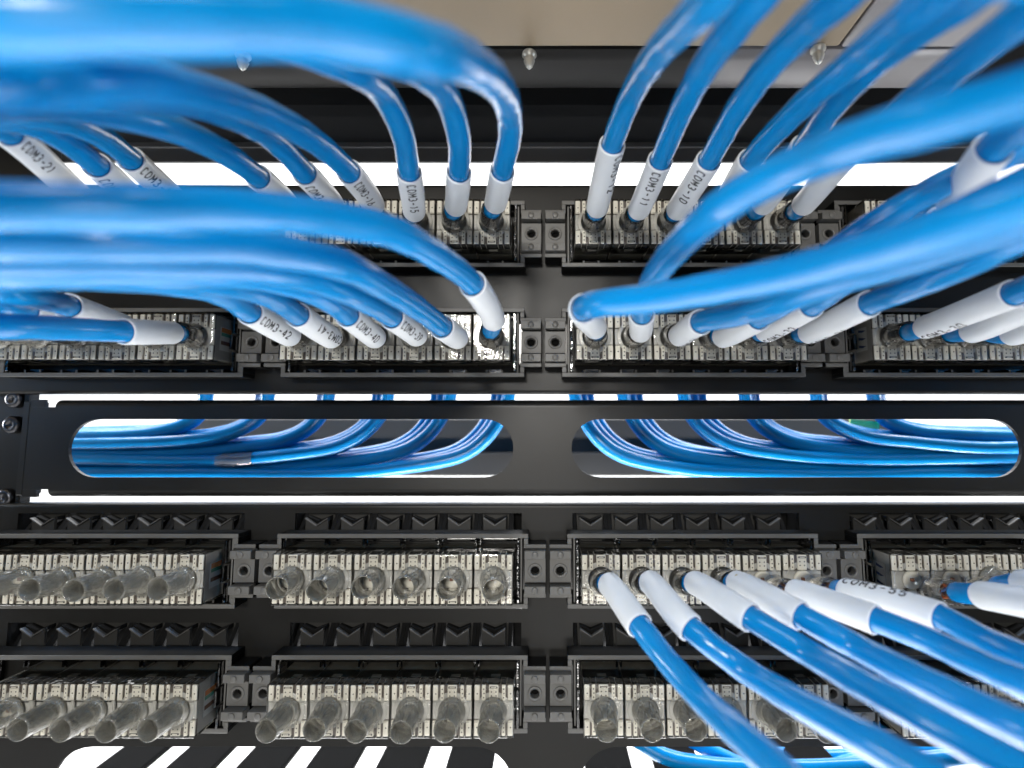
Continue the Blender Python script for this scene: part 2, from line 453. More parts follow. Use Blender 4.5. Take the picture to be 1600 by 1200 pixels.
def inner_bm():
    bm = bmesh.new()
    ring_profile(bm, [(3.3, 0.88), (3.2, 0.4), (2.4, 0.3), (0.01, 0.3)], 0, 0, 20, 0)
    bx(bm, -0.9, 0.2, -0.5, 0.3, -0.2, 0.9, 1, 0.1); bx(bm, 0.4, 1.3, -0.2, 0.3, -1.2, -0.3, 2, 0.1)
    return bm
HOUSE = mesh_from('housing', housing_bm(), [M['cream'], M['dusk'], M['beige'], M['mid'], M['darktop'], M['olive']])
COVER = mesh_from('cover', cover_bm(), M['cover'])
BOOT = mesh_from('boot', boot_bm(), M['boot'])
INNER = mesh_from('contact_core', inner_bm(), [M['cream'], M['brownwire'], M['st_white']])
ROWN = ['top row', 'second row', 'third row', 'bottom row']
BLOCKN = ['far left block', 'block left of centre gap', 'block right of centre gap', 'far right block']
ORD = ['first', 'second', 'third', 'fourth', 'fifth', 'sixth']
CABLED = {}                      # filled by the cable table below
JPOS = {}
def jack_pos(r, g, i):
    return Vector((ROWX[r] + GX[g] + (i - 2.5) * JW, YF, ROWZ[r]))

def sticker_bm(s):
    bm = bmesh.new()
    x0, x1 = sorted((s * 6.86, s * 6.96))
    bx(bm, x0, x1, 5.0, 11.0, -4.6, 4.6, 0)
    x0, x1 = sorted((s * 6.97, s * 7.02))
    return bm, x0, x1

# ------------------------------------------------------------------ curves: cables, sleeves, lettering
def catmull(pts, step=1.6):
    P = [pts[0] * 2 - pts[1]] + list(pts) + [pts[-1] * 2 - pts[-2]]
    out, marks = [], []
    for i in range(1, len(P) - 2):
        p0, p1, p2, p3 = P[i - 1], P[i], P[i + 1], P[i + 2]
        t0 = 0.0; t1 = t0 + max((p1 - p0).length, .1) ** 0.5
        t2 = t1 + max((p2 - p1).length, .1) ** 0.5; t3 = t2 + max((p3 - p2).length, .1) ** 0.5
        n = max(3, int((p2 - p1).length / step))
        marks.append(len(out))
        for k in range(n):
            t = t1 + (t2 - t1) * k / n
            a1 = p0 * ((t1 - t) / (t1 - t0)) + p1 * ((t - t0) / (t1 - t0))
            a2 = p1 * ((t2 - t) / (t2 - t1)) + p2 * ((t - t1) / (t2 - t1))
            a3 = p2 * ((t3 - t) / (t3 - t2)) + p3 * ((t - t2) / (t3 - t2))
            b1 = a1 * ((t2 - t) / (t2 - t0)) + a2 * ((t - t0) / (t2 - t0))
            b2 = a2 * ((t3 - t) / (t3 - t1)) + a3 * ((t - t1) / (t3 - t1))
            out.append(b1 * ((t2 - t) / (t2 - t1)) + b2 * ((t - t1) / (t2 - t1)))
    marks.append(len(out)); out.append(P[-2].copy())
    return out, marks

class Path:
    def __init__(self, pts, step=1.6):
        self.p, self.marks = catmull(pts, step)
        self.s = [0.0]
        for a, b in zip(self.p, self.p[1:]): self.s.append(self.s[-1] + (b - a).length)
        n = len(self.p)
        self.t = [(self.p[min(i + 1, n - 1)] - self.p[max(i - 1, 0)]).normalized() for i in range(n)]
        u = self.t[0].orthogonal().normalized(); self.u = []
        for t in self.t:
            u = (u - t * u.dot(t)).normalized(); self.u.append(u)
        self.L = self.s[-1]
    def at(self, s):
        s = min(max(s, 0.0), self.L - 1e-6)
        lo, hi = 0, len(self.s) - 1
        while hi - lo > 1:
            m = (lo + hi) // 2
            if self.s[m] <= s: lo = m
            else: hi = m
        f = (s - self.s[lo]) / max(self.s[hi] - self.s[lo], 1e-9)
        p = self.p[lo].lerp(self.p[hi], f)
        t = self.t[lo].lerp(self.t[hi], f).normalized()
        u = self.u[lo].lerp(self.u[hi], f); u = (u - t * u.dot(t)).normalized()
        return p, t, u

def tube(bm, path, s0, s1, rfun, n=20, step=1.6, mat=0, cap=True, lump=0.0):
    m = max(2, int((s1 - s0) / step))
    rows = []
    for i in range(m + 1):
        s = s0 + (s1 - s0) * i / m
        p, t, u = path.at(s); v = t.cross(u)
        r = rfun(s)
        row = []
        for k in range(n):
            th = 2 * math.pi * k / n
            rr = r * (1 + lump * (math.sin(2 * th + s * 0.42) + 0.6 * math.sin(th - s * 0.9 + 1.0) + 0.5 * math.sin(3 * th + s * 0.23)))
            row.append(bm.verts.new(p + (u * math.cos(th) + v * math.sin(th)) * rr))
        rows.append(row)
    for a, b in zip(rows, rows[1:]):
        for k in range(n):
            f = bm.faces.new((a[k], a[(k + 1) % n], b[(k + 1) % n], b[k])); f.smooth = True; f.material_index = mat
    if cap:
        f = bm.faces.new(list(reversed(rows[0]))); f.material_index = mat
        f = bm.faces.new(rows[-1]); f.material_index = mat
    return rows

def sleeve_bm(path, s0, s1, ro, ri):
    bm = bmesh.new(); n = 32
    prof = [(s0 + 0.3, ri), (s0 + 0.05, ri + 0.15), (s0, (ro + ri) / 2), (s0 + 0.05, ro - 0.12), (s0 + 0.35, ro)]
    k = max(4, int((s1 - s0) / 1.2))
    for i in range(1, k): prof.append((s0 + (s1 - s0) * i / k, ro))
    prof += [(s1 - 0.35, ro), (s1 - 0.05, ro - 0.12), (s1, (ro + ri) / 2), (s1 - 0.05, ri + 0.15), (s1 - 0.3, ri)]
    for i in range(k - 1, 0, -1): prof.append((s0 + (s1 - s0) * i / k, ri))
    rows = []
    for s, r in prof:
        p, t, u = path.at(s); v = t.cross(u)
        rows.append([bm.verts.new(p + (u * math.cos(2 * math.pi * j / n) + v * math.sin(2 * math.pi * j / n)) * r) for j in range(n)])
    for a, b in zip(rows, rows[1:] + rows[:1]):
        for j in range(n):
            f = bm.faces.new((a[j], a[(j + 1) % n], b[(j + 1) % n], b[j])); f.smooth = True
    return bm

def arc(cx, cy, rx, ry, a0, a1, n=10):
    return [(cx + rx * math.cos(math.radians(a0 + (a1 - a0) * k / n)), cy + ry * math.sin(math.radians(a0 + (a1 - a0) * k / n))) for k in range(n + 1)]
GLYPH = {   # plotter strokes in a 0.7 x 1 cell
    'C': [arc(.38, .5, .36, .5, 42, 318, 14)],
    'O': [arc(.35, .5, .33, .5, 0, 360, 18)],
    'M': [[(.02, 0), (.02, 1), (.35, .35), (.68, 1), (.68, 0)]],
    '-': [[(.1, .47), (.6, .47)]],
    '0': [[(.17, 0), (.53, 0), (.66, .18), (.66, .82), (.53, 1), (.17, 1), (.04, .82), (.04, .18), (.17, 0)]],
    '1': [[(.18, .78), (.38, 1), (.38, 0)]],
    '2': [arc(.35, .72, .3, .28, 170, -35, 8) + [(.04, 0), (.68, 0)]],
    '3': [arc(.33, .75, .28, .25, 150, -90, 8), arc(.33, .25, .33, .25, 90, -150, 8)],
    '4': [[(.52, 0), (.52, 1), (.03, .3), (.68, .3)]],
    '5': [[(.62, 1), (.12, 1), (.08, .55)] + arc(.34, .32, .32, .32, 120, -150, 9)],
    '6': [[(.55, 1), (.1, .45)], arc(.35, .3, .31, .3, 0, 360, 14)],
    '7': [[(.04, 1), (.66, 1), (.25, 0)]],
    '8': [arc(.35, .75, .26, .25, 0, 360, 12), arc(.35, .26, .32, .26, 0, 360, 12)],
    '9': [[(.15, 0), (.6, .55)], arc(.35, .7, .31, .3, 0, 360, 14)],
    'U': [[(.04, 1), (.04, .3)] + arc(.35, .3, .31, .3, 180, 360, 8) + [(.66, 1)]],
    'T': [[(.02, 1), (.68, 1)], [(.35, 1), (.35, 0)]],
    'P': [[(.06, 0), (.06, 1), (.4, 1)] + arc(.4, .75, .26, .25, 90, -90, 6) + [(.06, .5)]],
    'A': [[(.02, 0), (.35, 1), (.68, 0)], [(.14, .35), (.56, .35)]],
    'F': [[(.06, 0), (.06, 1), (.62, 1)], [(.06, .52), (.5, .52)]],
    'N': [[(.04, 0), (.04, 1), (.66, 0), (.66, 1)]],
    'G': [arc(.35, .5, .33, .5, 50, 330, 14) + [(.66, .45), (.4, .45)]],
    'W': [[(.0, 1), (.18, 0), (.35, .7), (.52, 0), (.7, 1)]],
    ' ': [],
}
def lettering_bm(path, s_start, sdir, r, text, h, adv, phi_deg, width):
    """strokes wrapped on the sleeve; sdir -1: reads from the free end to the jack"""
    bm = bmesh.new()
    def place(x, y):
        s = s_start + sdir * x
        p, t, u = path.at(s)
        n = (CAM - p); n = (n - t * n.dot(t)).normalized()
        d = t * sdir
        up = n.cross(d)
        a = math.radians(phi_deg) + y / r
        return p + (n * math.cos(a) + up * math.sin(a)) * r
    cx = 0.0
    for ch in text:
        for st in GLYPH[ch]:
            pts = []
            for (a, b) in zip(st, st[1:]):
                k = max(1, int(math.hypot((b[0] - a[0]), (b[1] - a[1])) * h / 0.35))
                for i in range(k): pts.append((a[0] + (b[0] - a[0]) * i / k, a[1] + (b[1] - a[1]) * i / k))
            pts.append(st[-1])
            q = [(cx + x * h * 0.92, (y - 0.5) * h) for x, y in pts]
            L = []; R = []
            for i in range(len(q)):
                a, b = q[max(i - 1, 0)], q[min(i + 1, len(q) - 1)]
                dx, dy = b[0] - a[0], b[1] - a[1]; l = math.hypot(dx, dy) or 1
                nx, ny = -dy / l * width / 2, dx / l * width / 2
                L.append(bm.verts.new(place(q[i][0] + nx, q[i][1] + ny))); R.append(bm.verts.new(place(q[i][0] - nx, q[i][1] - ny)))
            for i in range(len(q) - 1):
                bm.faces.new((L[i], L[i + 1], R[i + 1], R[i]))
        cx += adv
    return bm

RC, RSO, RSI = 3.1, 3.85, 3.3
def cable(r, g, i, way, sl, text, phi, flip, label, wires=None):
    j = jack_pos(r, g, i)
    pts = [j + Vector((0, 0.5 if not wires else -wires, 0)), j + Vector((0, -5 if not wires else -wires - 2, 0))] + [px(*w) for w in way]
    if len(way) and (pts[2] - pts[1]).length < 1: pts.pop(1)
    # the run goes on outside the picture towards the side of the rack
    d = (pts[-1] - pts[-2]).normalized(); d.y *= 0.4
    sx = -1 if g < 2 else 1
    side = Vector((sx, 0.12, 0.0)) if r < 2 else Vector((0.45, 0.05, -1.0))
    e = pts[-1]
    pts += [e + d * 45 + side * 10, e + d * 75 + side * 70, e + d * 90 + side * 190, e + d * 95 + side * 330]
    p = Path(pts)
    root = link('network_cable', None, None, j)
    tag(root, label, 'network cable', 'blue network cables plugged into the near side')
    ph = random.uniform(0, 6.28); f1 = random.uniform(9, 14)
    jr = lambda s: RC * (1 + 0.012 * math.sin(s / f1 * 6.28 + ph) + 0.008 * math.sin(s / 5.3 + 2 * ph))
    j0 = 10.6 if not wires else 16.0
    bm = bmesh.new(); tube(bm, p, j0, p.L, jr, 24, lump=0.011)
    def local(bm):
        bmesh.ops.translate(bm, vec=-j, verts=bm.verts); return bm
    obj('jacket', local(bm), M['blue'], root)
    if sl:
        off = 2
        s0, s1 = p.s[p.marks[sl[0] + off]], p.s[p.marks[sl[1] + off]]
        sv = obj('label_sleeve', local(sleeve_bm(p, s0, s1, RSO, RSI)), M['sleeve'], root)
        if text:
            h, adv = 2.5, 2.45
            need = adv * len(text)
            avail = (s1 - s0) - 1.6
            if need > avail: adv *= avail / need; h *= max(0.8, avail / need)
            if not flip: bmx = lettering_bm(p, s1 - 1.2, -1, RSO + 0.03, text, h, adv, phi, 0.46)
            else: bmx = lettering_bm(p, s0 + 1.2, 1, RSO + 0.03, text, h, adv, phi, 0.46)
            obj('lettering', local(bmx), M['ink'], sv, recalc=False)
    if 'stain' in label:
        bm = bmesh.new(); vs = []
        for k in range(14):
            th = k / 14 * 6.283; q = 0.75 + 0.3 * math.sin(3 * th + 1)
            ss = s0 + 5.5 + 0.8 * q * math.cos(th)
            a, t, u = p.at(ss); nn = CAM - a; nn = (nn - t * nn.dot(t)).normalized(); uu = nn.cross(t)
            an = 0.55 + 0.16 * q * math.sin(th)
            vs.append(bm.verts.new(a + (nn * math.cos(an) + uu * math.sin(an)) * (RSO + 0.05)))
        bm.faces.new(vs); obj('stain', local(bm), M['stain'], sv, recalc=False)
    # twisted pairs from the jack to the end of the jacket
    bm = bmesh.new()
    tw = random.uniform(0, 6.28)
    for q in range(8):
        rows = []
        for k in range(9):
            ss = 0.3 + (j0 + 1.0) * k / 8
            a, t, u = p.at(ss); v = t.cross(u)
            an = tw + q * 2 * math.pi / 8 + k * 0.28 * (1 if q % 2 else -1)
            c = a + (u * math.cos(an) + v * math.sin(an)) * (1.1 + 0.9 * abs(math.sin(k * 0.9 + q)))
            rows.append([bm.verts.new(c + (u * math.cos(z * 1.047) + v * math.sin(z * 1.047)) * 0.48) for z in range(6)])
        for A, B in zip(rows, rows[1:]):
            for z in range(6):
                f = bm.faces.new((A[z], A[(z + 1) % 6], B[(z + 1) % 6], B[z])); f.smooth = True; f.material_index = q % 4 if wires else (0, 3, 0, 2)[q % 4]
    obj('wire_pair', local(bm), [M['brownwire'], M['copper'] if wires else M['hole'], M['st_blue'], M['st_brown']], root)
    bm = bmesh.new(); n = 30; rows = []
    for (rr, y) in BOOT_PROF:
        a, t, u = p.at(0.6 - y if y < 0.55 else 0.05); v = t.cross(u)
        rows.append([bm.verts.new(a + (u * math.cos(2 * math.pi * k / n) + v * math.sin(2 * math.pi * k / n)) * rr) for k in range(n)])
    for A, B in zip(rows, rows[1:]):
        for k in range(n): bm.faces.new((A[k], A[(k + 1) % n], B[(k + 1) % n], B[k])).smooth = True
    CABLED[(r, g, i)] = mesh_from('boot', local(bm), M['boot_used'])
    return root

CAB = [
 # row, block, jack, waypoints (px, py, depth), sleeve span, text, phi, flip, label
 (0,1,5,[(774,318,177),(785,266,152),(797,205,132),(790,155,112),(745,105,82),(650,72,60),(480,42,53),(280,33,47),(60,30,43),(-220,30,41)],(0,1),None,0,0,
   'thick blurred blue cable arching across the top left, blank white sleeve beside the centre gap'),
 (0,1,4,[(712,322,177),(717,268,152),(717,215,135),(700,155,118),(660,112,100),(580,80,84),(440,52,72),(250,36,61),(0,30,54),(-200,28,50)],(0,1),None,0,0,
   'blue cable with blank white sleeve, next to the one marked COM3-15'),
 (0,1,3,[(647,330,177),(639,268,152),(628,205,135),(598,145,118),(545,103,98),(450,66,86),(330,44,75),(150,32,66),(-160,24,60)],(0,1),'COM3-15',0,0,
   'blue cable whose white sleeve reads COM3-15'),
 (0,1,2,[(583,320,177),(545,268,150),(488,218,126),(405,174,104),(318,146,88),(238,130,78),(120,127,69),(0,131,62),(-200,134,58)],(0,1),'COM3-16',-8,0,
   'blue cable whose white sleeve reads COM3-16'),
 (0,1,1,[(520,320,177),(476,270,150),(432,222,132),(370,182,112),(270,152,94),(120,142,80),(-160,142,72)],(0,1),'COM3-17',-30,0,
   'blue cable with white sleeve just left of the COM3-16 sleeve'),
 (0,1,0,[(450,320,177),(403,276,150),(335,230,127),(250,194,112),(130,168,100),(0,157,90),(-190,152,82)],(0,1),None,0,0,
   'dark blue cable with blank white sleeve entering leftmost jack left of centre, top row'),
 (0,0,5,[(285,322,177),(203,248,148),(150,208,130),(70,180,112),(-60,168,100),(-200,165,95)],(0,1),'COM3-19',0,0,
   'blue cable with sleeve marked COM3 sloping down right of its twin, upper left'),
 (0,0,4,[(220,320,177),(150,258,146),(95,215,130),(20,185,114),(-80,177,105),(-200,175,100)],(0,1),'COM3-20',-30,0,
   'blue cable whose half hidden white sleeve touches the COM3 sleeve right of it'),
 (0,0,3,[(140,318,174),(10,205,128),(-60,170,112),(-200,140,100)],(0,1),'COM3-21',0,0,
   'blue cable whose large white sleeve reads COM3-21 at the left edge'),
 (0,2,0,[(933,325,178),(957,225,148),(985,152,130),(1030,80,105),(1070,38,90),(1112,-2,78),(1190,-70,66)],(0,1),'COM3-12',52,0,
   'bright blue cable with sleeve COM3-12 rising steeply, first right of centre gap'),
 (0,2,1,[(998,328,178),(1032,250,152),(1062,178,132),(1105,98,108),(1148,40,92),(1188,-10,82),(1250,-75,72)],(0,1),'COM3-11',8,0,
   'blue cable whose white sleeve reads COM3-11'),
 (0,2,2,[(1058,328,178),(1108,250,150),(1148,178,130),(1205,98,108),(1260,42,93),(1316,-8,80),(1390,-70,70)],(0,1),'COM3-10',0,0,
   'blue cable whose white sleeve reads COM3-10'),
 (0,2,3,[(1128,322,177),(1173,250,150),(1250,168,125),(1320,108,106),(1390,50,88),(1455,0,76),(1560,-70,66)],(0,1),None,0,0,
   'blue cable with blank white sleeve, right of the COM3-10 sleeve'),
 (0,2,4,[(1192,320,176),(1257,228,145),(1300,167,125),(1362,102,106),(1430,48,90),(1502,0,78),(1600,-60,68)],(0,1),None,0,0,
   'blue cable with white shiny edge, its sleeve half behind a blurred diagonal cable'),
 (0,2,5,[(1255,320,174),(1325,240,142),(1390,187,122),(1460,130,105),(1530,77,90),(1615,15,78),(1720,-55,70)],(0,1),None,0,0,
   'blue cable reaching upper right corner, its blank sleeve lowest of the top row'),
 (0,3,1,[(1458,345,160),(1492,322,124),(1553,232,104),(1620,182,95),(1730,120,86)],(1,2),None,0,0,
   'cable with blurred white sleeve sloping up to the right edge, top row'),
 (0,3,2,[(1545,325,160),(1640,262,130),(1720,215,115),(1800,180,105)],(0,1),None,0,0,
   'cable with white sleeve cut by the right edge, top row'),
 (1,1,5,[(771,500,166),(738,443,138),(690,405,118),(610,362,98),(500,339,85),(350,327,74),(150,325,66),(-200,323,62)],(0,1),None,0,0,
   'blue cable curving left through a bent blank white sleeve, second row beside centre gap'),
 (1,1,4,[(714,528,176),(690,510,152),(655,483,136),(600,448,118),(530,413,101),(400,388,89),(200,380,79),(-160,378,73)],(0,1),None,0,0,
   'blue cable with short end-on white sleeve, second from centre gap, second row'),
 (1,1,3,[(650,524,174),(612,495,150),(560,465,130),(490,436,112),(390,417,100),(200,408,90),(-160,407,84)],(0,1),'COM3-39',0,0,
   'blue cable whose white sleeve reads COM3-39'),
 (1,1,2,[(585,527,174),(543,492,150),(500,462,130),(420,434,112),(300,422,99),(120,420,90),(-160,419,85)],(0,1),'COM3-40',0,0,
   'blue cable whose white sleeve reads COM3-40'),
 (1,1,1,[(517,527,174),(465,492,150),(415,460,130),(330,439,112),(200,427,100),(0,428,91),(-170,430,86)],(0,1),'COM3-41',-10,1,
   'blue cable whose sleeve reads COM3-41 upside down'),
 (1,1,0,[(452,524,174),(390,488,150),(345,459,132),(270,441,116),(150,430,104),(-20,426,96),(-180,425,90)],(0,1),'COM3-42',0,0,
   'blue cable whose white sleeve reads COM3-42'),
 (1,0,5,[(268,520,173),(192,518,148),(100,513,134),(0,510,122),(-140,505,112)],(0,1),None,0,0,
   'blue cable lying level behind a blank white sleeve, nearest the bottom left jacks'),
 (1,0,4,[(190,508,173),(105,478,148),(55,464,130),(0,452,118),(-130,432,108)],(0,1),None,0,0,
   'blue cable with blank white sleeve above the level cable at left'),
 (1,0,3,[(120,505,172),(38,485,148),(-10,470,135),(-140,450,120)],(0,1),None,0,0,
   'blue cable with short white sleeve near the left edge, second row'),
 (1,0,2,[(60,512,172),(-15,490,148),(-130,475,130)],(0,1),None,0,0,
   'cable with white sleeve cut by the left edge, second row'),
 (1,2,0,[(930,512,168),(912,482,128),(940,474,113),(1005,468,106),(1120,450,96),(1250,424,84),(1380,388,73),(1500,350,65),(1680,292,58)],(0,1),None,0,0,
   'thick bright blue cable bending right out of a large end-on white sleeve by centre gap'),
 (1,2,1,[(1001,518,173),(1003,490,150),(1012,455,132),(1030,422,118),(1065,380,104),(1135,318,88),(1225,268,80),(1340,222,70),(1480,182,62),(1680,132,55)],(0,1),None,0,0,
   'bright blue blurred cable crossing diagonally in front of the top row sleeves'),
 (1,2,2,[(1062,524,173),(1096,503,148),(1150,492,132),(1220,470,114),(1300,440,102),(1420,404,92),(1550,360,82),(1700,305,72)],(0,1),'COM3-34',-75,1,
   'blue cable with short sleeve, third jack right of centre gap, second row'),
 (1,2,3,[(1130,526,173),(1185,497,148),(1240,462,130),(1300,398,122),(1390,335,118),(1500,275,116),(1700,188,108)],(0,1),None,0,0,
   'dark blue cable with glossy blank sleeve left of the COM3-32 sleeve'),
 (1,2,4,[(1197,518,173),(1268,477,146),(1320,440,125),(1400,388,104),(1500,338,88),(1700,248,74)],(0,1),'COM3-32',-55,1,
   'blue cable whose sleeve reads COM3-32 upside down'),
 (1,2,5,[(1264,520,172),(1360,474,142),(1420,450,124),(1500,415,106),(1600,367,92),(1740,310,82)],(0,1),'COM3-31',-80,1,
   'blue cable whose shaded sleeve reads COM3-31, last of its block'),
 (1,3,0,[(1445,512,168),(1585,458,134),(1660,425,118),(1760,388,104)],(0,1),'COM3-30',-55,1,
   'blue cable whose long white sleeve reads COM3-30 at the right edge'),
 (1,3,1,[(1518,518,168),(1622,475,138),(1730,438,120)],(0,1),None,0,0,
   'blue cable with white sleeve just right of the COM3-30 sleeve'),
 (1,3,2,[(1582,522,168),(1685,482,140),(1780,450,122)],(0,1),None,0,0,
   'cable with blank sleeve at the right edge, lowest of three, second row'),
 (2,2,0,[(952,913,167),(1000,978,142),(1045,1035,131),(1100,1095,118),(1165,1155,102),(1230,1215,91),(1330,1300,80)],(0,1),None,0,0,
   'leftmost blue cable of the third row drooping towards the bottom edge'),
 (2,2,1,[(1016,910,167),(1080,982,136),(1155,1040,129),(1260,1105,109),(1370,1165,93),(1480,1230,82),(1620,1310,73)],(0,1),None,0,0,
   'blue drooping cable second from the left in the third row'),
 (2,2,2,[(1086,911,167),(1174,966,134),(1260,1018,124),(1350,1070,107),(1450,1125,93),(1560,1185,83),(1700,1260,74)],(0,1),None,0,0,
   'blue drooping cable third from the left in the third row'),
 (2,2,3,[(1152,911,166),(1252,963,132),(1330,1006,124),(1420,1053,109),(1510,1097,98),(1620,1148,87),(1760,1205,78)],(0,1),None,0,0,
   'blue drooping cable fourth from the left, sleeve with a small yellow stain'),
 (2,2,4,[(1243,925,158),(1370,969,134),(1450,1000,124),(1540,1042,110),(1640,1085,98),(1760,1130,89)],(0,1),None,0,0,
   'blue drooping cable left of the one with COM3-55 on its sleeve'),
 (2,2,5,[(1322,924,155),(1470,964,133),(1540,1000,122),(1620,1035,110),(1760,1085,98)],(0,1),'COM3-55',55,1,
   'blue drooping cable whose sleeve reads COM3-55, orange wires bare at its jack'),
 (2,3,0,[(1535,930,146),(1650,950,122),(1730,970,110)],(0,1),None,0,0,
   'blue cable with bare blue length before its sleeve at the right edge, third row'),
 (2,3,1,[(1600,912,146),(1720,930,120)],(0,1),None,0,0,
   'blue cable cut by the right edge behind a bare blue one, third row'),
]
for row in CAB:
    cable(*row, wires=(9.0 if (row[0], row[1], row[2]) in ((2,2,4),(2,2,5),(2,3,0),(2,3,1)) else None))

# ------------------------------------------------------------------ place the jacks
def visible(p):
    d = p - CAM
    c, s = math.cos(PITCH), math.sin(PITCH)
    z = d.y * c + d.z * s
    return -45 < VPX + F_PX * d.x / z < 1660
nplaced = 0
for r in range(4):
    for g in range(4):
        for i in range(6):
            p = jack_pos(r, g, i)
            if not visible(p): continue
            root = link('jack_module', None, None, p + Vector((random.gauss(0, 0.05), random.gauss(0, 0.16), random.gauss(0, 0.07))))
            if g == 0: pos = ORD[5 - i] + ' from right'
            else: pos = ORD[i] + ' from left'
            what = 'clear jack holding a blue cable' if (r, g, i) in CABLED else 'clear jack with empty smoky tube'
            tag(root, f'{what}, {ROWN[r]}, {BLOCKN[g]}, {pos}', 'network jack', 'clear network jacks in the patch panels')
            h = link('housing', HOUSE, root)
            link('cover', COVER, root)
            bt = link('boot', CABLED.get((r, g, i), BOOT), root)
            if (r, g, i) not in CABLED: bt.rotation_euler = (random.gauss(-0.05 if r == 2 else 0.0, 0.03), random.uniform(0, 6.28), random.gauss(0, 0.035))
            link('contact_core', INNER, h)
            # wiring colour stickers on the exposed end faces
            if (g == 0 and i == 5) or (g == 3 and i == 0) or (g == 2 and i == 0) or (g == 1 and i == 5):
                s = 1 if g < 2 else -1
                bm = bmesh.new()
                x0, x1 = sorted((s * 6.86, s * 7.0))
                bx(bm, x0, x1, 4.5, 11.3, -4.4, 4.6, 0)
                x0, x1 = sorted((s * 7.01, s * 7.05))
                if s > 0:
                    for (z0, z1, m) in ((2.6, 4.4, 1), (1.2, 2.5, 2), (-2.2, -0.7, 3)): bx(bm, x0, x1, 5.0, 11.0, z0, z1, m)
                else:
                    for zc in (3.2, 0.2, -2.8):
                        vs = [bm.verts.new((s * 7.03, y, z)) for (y, z) in ((5, zc), (9.5, zc + 0.9), (9.5, zc - 0.1), (7, zc - 0.5))]
                        bm.faces.new(vs).material_index = 4
                obj('wiring_sticker', bm, [M['st_white'], M['st_orange'], M['st_green'], M['st_brown'], M['st_blue']], root)
            nplaced += 1

# ------------------------------------------------------------------ cable managers
def manager(label, zb, zt, sz0, sz1, notch=True):
    root = link('cable_manager', None, None, (0, 0, 0)); tag(root, label, 'cable manager')
    bm = bmesh.new()
    R = 3.0
    a, b = zb + R, zt - R
    prism(bm, [(-206, a), (206, a), (206, b), (-206, b)],
          [stadium(-189.4, -13.4, sz0, sz1), stadium(9.6, 187.8, sz0, sz1)], 4.0, 5.4, 0)
    for (z, s) in ((b, 1), (a, -1)):
        prof = [(4.0 + R - R * math.cos(k / 8 * math.pi / 2), z + s * R * math.sin(k / 8 * math.pi / 2)) for k in range(9)]
        prof += [(9, z + s * R), (9, z + s * (R - 1.2)), (3.9 + R, z + s * (R - 1.4)), (5.4, z + s * 0.01)]
        extrude_x(bm, prof, -196 if notch else -206, 206, 0)
    # end returns
    bx(bm, -209, -206.02, 4.0, 12, zb + 0.6, zt - 0.6, 0, 0.4); bx(bm, 206.02, 209, 4.0, 12, zb + 0.6, zt - 0.6, 0, 0.4)
    bx(bm, -206, -200.5, 4.05, 5.35, b + 0.02, zt, 0); bx(bm, -206, -200.5, 4.05, 5.35, zb, a - 0.02, 0)
    obj('slotted_plate', bm, M['manager'], root)
    return root
manager('black cable manager bar with two long slots between the patch panels', -25.4, 12.9, -17.8, 5.1)

# ------------------------------------------------------------------ rack post at the left
for s, nm in ((-1, 'black rack post with square holes at the left edge'), (1, 'black rack post at the right edge')):
    root = link('rack_post', None, None, (0, 0, 0)); tag(root, nm, 'rack post', 'rack posts')
    bm = bmesh.new()
    holes = []
    for z in (-40, -8.5, 25, -70, -100, -130):
        xc = s * 231
        holes.append([(xc - 4.7, z - 4.7), (xc + 4.7, z - 4.7), (xc + 4.7, z + 4.7), (xc - 4.7, z + 4.7)])
    a, b = sorted((s * 215, s * 252))
    prism(bm, [(a, -330), (b, -330), (b, 330), (a, 330)], holes, 12.4, 14.4)
    a, b = sorted((s * 213, s * 214.98)); bx(bm, a, b, 10.3, 14.4, -330, 330)
    obj('post_channel', bm, M['panel'], root)
    for z in (13.5, -26.5, 3):
        bm = bmesh.new()
        ring_profile(bm, [(3.6, 12.3), (3.6, 10.4), (3.0, 9.6), (1.4, 9.2), (1.2, 10.0), (0.01, 10.0)], s * 219.5, z, 20, 0)
        obj('mounting_screw', bm, M['steel'], root)

# ------------------------------------------------------------------ device above the panels
root = link('rack_device', None, None, (0, 0, 134)); tag(root, 'beige bottomed device in black rack frame above the patch panels', 'rack device')
def strip(bm, x0, x1):
    prof = [(-32.9, -0.9), (-27, -0.9)] + [(-27 + 46 * math.sin(a), -0.9 + 46 * (1 - math.cos(a))) for a in [k * 0.052 for k in range(1, 11)]]
    n = len(prof)
    extrude_x(bm, prof + [(prof[-1][0], 30), (-32.9, 30)], x0, x1)
    for f in bm.faces:
        if f.normal.z == 0: f.normal_update()
        if len(f.verts) == 4 and max(v.co.z for v in f.verts) < 25: f.smooth = True
bm = bmesh.new(); bx(bm, -420, 101.3, -160, -33.6, -0.6, 40, 0, 0.8, 2); obj('base_plate', bm, M['shelf_beige'], root)
bm = bmesh.new(); bx(bm, 102.0, 160, -160, -33.6, -0.9, 40, 0, 0.8, 2); strip(bm, 60, 160); obj('side_plate', bm, M['shelf_grey'], root)
bm = bmesh.new(); strip(bm, -420, 59.4); obj('front_strip', bm, M['strip'], root)
bm = bmesh.new()
extrude_x(bm, [(-3.8, 5.2), (2, 2.0), (28, 1.0), (28, 40), (-3.8, 40)], -420, 420)
bx(bm, 160.6, 420, -160, -9.8, -2.0, 45)
obj('black_tray', bm, M['shelf_black'], root)
bm = bmesh.new()
prof = [(29.0, -8.2), (29.0, -1.2), (28.1, -1.2), (28.1, 12), (30.4, 12), (30.4, -8.2)]
extrude_x(bm, prof, -420, 420); obj('rear_lip', bm, M['lip'], root)
SCR = [(380, 86, 'zinc screw poking down at the left, partly under a blue cable'), (827, 84, 'zinc screw poking down above the centre gap'),
       (1278, 76, 'zinc screw poking down between blue cables at right')]
